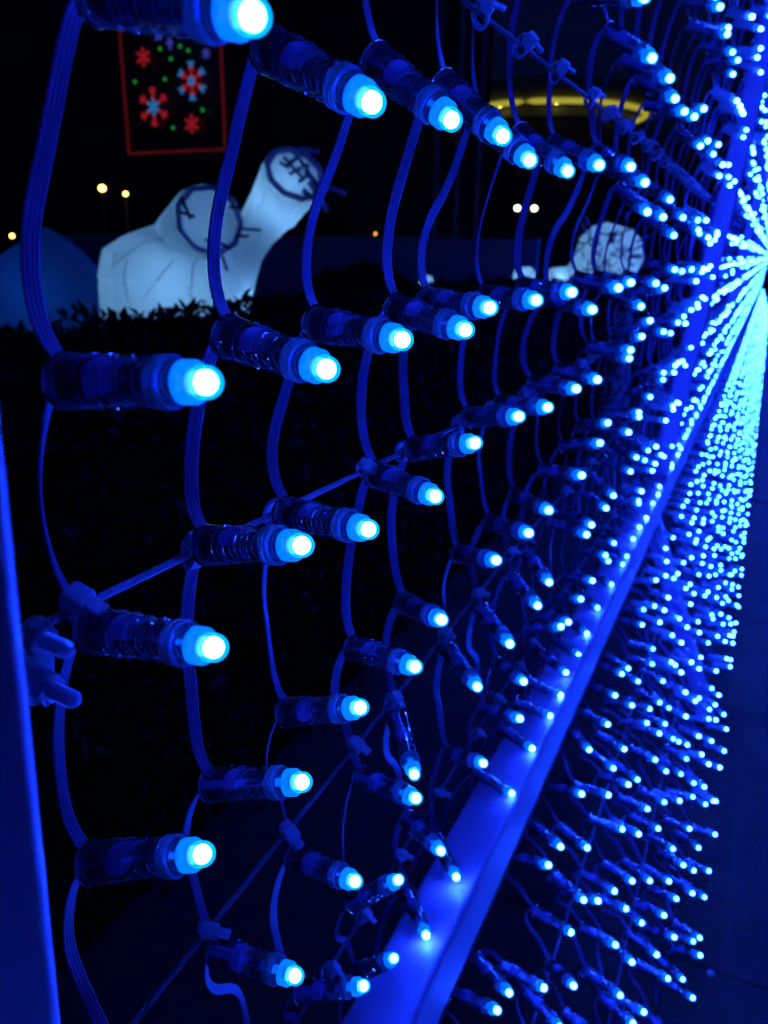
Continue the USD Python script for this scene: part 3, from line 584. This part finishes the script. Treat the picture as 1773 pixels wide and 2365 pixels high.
for px, py, r, parts in ((333, 133, 0.26, [("red_led", 0.1, 1.0, 0.13)]), (445, 287, 0.26, [("red_led", 0.1, 1.0, 0.13)]), (445, 188, 0.46, [("red_led", 0.25, 0.85, 0.10), ("cyan_led", 0.02, 0.3, 0.10), ("cyan_led", 0.8, 1.0, 0.12)]),
                         (357, 248, 0.55, [("red_led", 0.4, 1.0, 0.09), ("cyan_led", 0.05, 0.42, 0.09)]), (392, 62, 0.62, [("violet_led", 0.1, 1.0, 0.06)]), (478, 125, 0.15, [("violet_led", 0.1, 1.0, 0.16)]), (288, 25, 0.4, [("cyan_led", 0.1, 1.0, 0.1)])):
    for kind, ml in flake(px, py, r, parts).items(): obj("snowflake", sgn(cat(ml)), kind, sg, label=f"{kind.split('_')[0]} snowflake of the light sign")
for px, py in ((322, 70), (372, 114), (418, 108), (437, 118), (397, 137), (383, 184), (314, 190), (470, 255), (402, 296)):
    s = trimesh.creation.icosphere(1, 0.055); s.apply_translation(local(px, py)); obj("green_light", sgn(s), "green_led", sg, smooth=True)
fb = A - sn * 0.22 - sx * 9; fb[2] = 0
bd = thing("dark_building", fb, label="dark office building behind the light sign, its lights nearly all off", cat="building")
obj("wall", sgn(bx(17.0, 6, 16, (8.5, 3.0, 8))), "facade", bd, smooth=False)
for r in range(5):
    for c in range(6):
        f = obj("window", sgn(bx(1.9, 0.08, 1.3, (1.6 + c * 2.75, -0.03, 1.9 + 2.9 * r))), "facade", bd, smooth=False); obj("pane", sgn(bx(1.7, 0.06, 1.1, (1.6 + c * 2.75, -0.06, 1.9 + 2.9 * r))), "dark_glass", f, smooth=False)
for i in range(14): obj("louvre", sgn(bx(5.5, 0.10, 0.05, (11.2, -0.06, 3.95 - i * 0.14))), "facade", bd, smooth=False)

# ------------------------------------------------------------------ tower, canopy, street lamps
tw = at(930, 560, 34); tw[2] = 0; dv = unit((tw - EYE) * np.array([1, 1, 0])); ang = math.degrees(math.atan2(dv[1], dv[0])) - 90
tb = thing("tower_block", tw, (0, 0, ang), label="tall dark tower with vertical fins standing left of the yellow canopy", cat="building")
obj("wall", bx(6.5, 5, 26, (0, 2.5, 13)), "facade", tb, smooth=False)
for i in range(8): obj("fin", bx(0.18, 0.3, 25.5, (-2.9 + i * 0.83, -0.15, 12.75)), "hoarding", tb, smooth=False)

cc = at(1275, 205, 40); zc = cc[2]; cc[2] = 0
cp = thing("canopy", cc, label="round canopy with its curved soffit lit yellow, behind the net at the top", cat="canopy")
RI, RO = 3.5, 5.5
sof = trimesh.creation.revolve(np.array([(RI, -1.10), (RO * 0.85, -1.0), (RO, -0.92), (RO + 0.03, -0.80), (RO * 0.9, -0.55), (RI, -0.1), (0.02, 0.1)]), sections=72); sof.apply_translation((0, 0, zc)); obj("soffit", sof, "canopy_paint", cp, smooth=30)
dr = trimesh.creation.cylinder(RI + 0.02, zc - 1.21, sections=56); dr.apply_translation((0, 0, (zc - 1.21) / 2)); obj("drum", dr, "facade", cp)
gl = trimesh.creation.revolve(np.array([(RI + 0.03, -1.30), (RI + 0.12, -1.30), (RI + 0.12, -1.6), (RI + 0.03, -1.6)]), sections=56); gl.apply_translation((0, 0, zc)); obj("gutter", gl, "pole_metal", cp)
dv = unit((EYE - cc) * np.array([1, 1, 0])); base_a = math.atan2(dv[1], dv[0])
a_ = np.linspace(0, 2 * np.pi, 73); strip = tube(np.stack([(RI + 0.55) * np.cos(a_), (RI + 0.55) * np.sin(a_), a_ * 0 + zc - 1.13], 1), 0.11, 8); obj("light_strip", strip, "canopy_cove", cp)
for da in (-0.55, 0.05, 0.7):
    s = trimesh.creation.icosphere(2, 0.03); s.apply_translation(((RI + 0.42) * math.cos(base_a + da), (RI + 0.42) * math.sin(base_a + da), zc - 1.2)); obj("lamp", s, "canopy_lamp", cp, smooth=True)

def lamp_post(px, py, dist, r, mat, label, heads=1, gap=0.0):
    c = at(px, py, dist); b = c.copy(); b[2] = 0; t = thing("street_lamp", b, label=label, cat="street lamp")
    h = c[2]; side = np.array([RIGHT[0], RIGHT[1], 0]); side = unit(side)
    obj("pole", lathe([(0, 0.001), (0, 0.07), (0.5, 0.06), (h - r, 0.04), (h - r + 0.005, 0.001)], 10).apply_transform(trimesh.transformations.rotation_matrix(-math.pi / 2, (0, 1, 0))), "pole_metal", t)
    offs = [0] if heads == 1 else [-gap / 2, gap / 2]
    if heads > 1: obj("arm", rod(np.array([0, 0, h - r]) - side * gap / 2, np.array([0, 0, h - r]) + side * gap / 2, 0.03, 6), "pole_metal", t)
    for o in offs:
        s = trimesh.creation.icosphere(2, r); s.apply_scale((1, 1, 0.9)); s.apply_translation(np.array([0, 0, h + 0.01]) + side * o); obj("lamp_globe", s, mat, t, smooth=True)
lamp_post(236, 436, 24, 0.085, "yellow_lamp", "bright yellow lamp, the larger of the pair left of the white lantern")
lamp_post(290, 449, 25, 0.06, "yellow_lamp", "smaller yellow lamp, right of the brighter yellow one below the sign")
lamp_post(28, 546, 22, 0.05, "yellow_lamp", "yellow lamp low at the left edge, above the blue lantern")
lamp_post(866, 541, 26, 0.045, "orange_lamp", "small orange lamp in the middle, just above the wall's top")
lamp_post(1508, 524, 24, 0.05, "orange_lamp", "small orange lamp on the right beside the ball lantern")
lamp_post(1214, 482, 26, 0.085, "white_lamp", "double street lamp with two white globes right of the middle", 2, 36 * 26 / FPX)
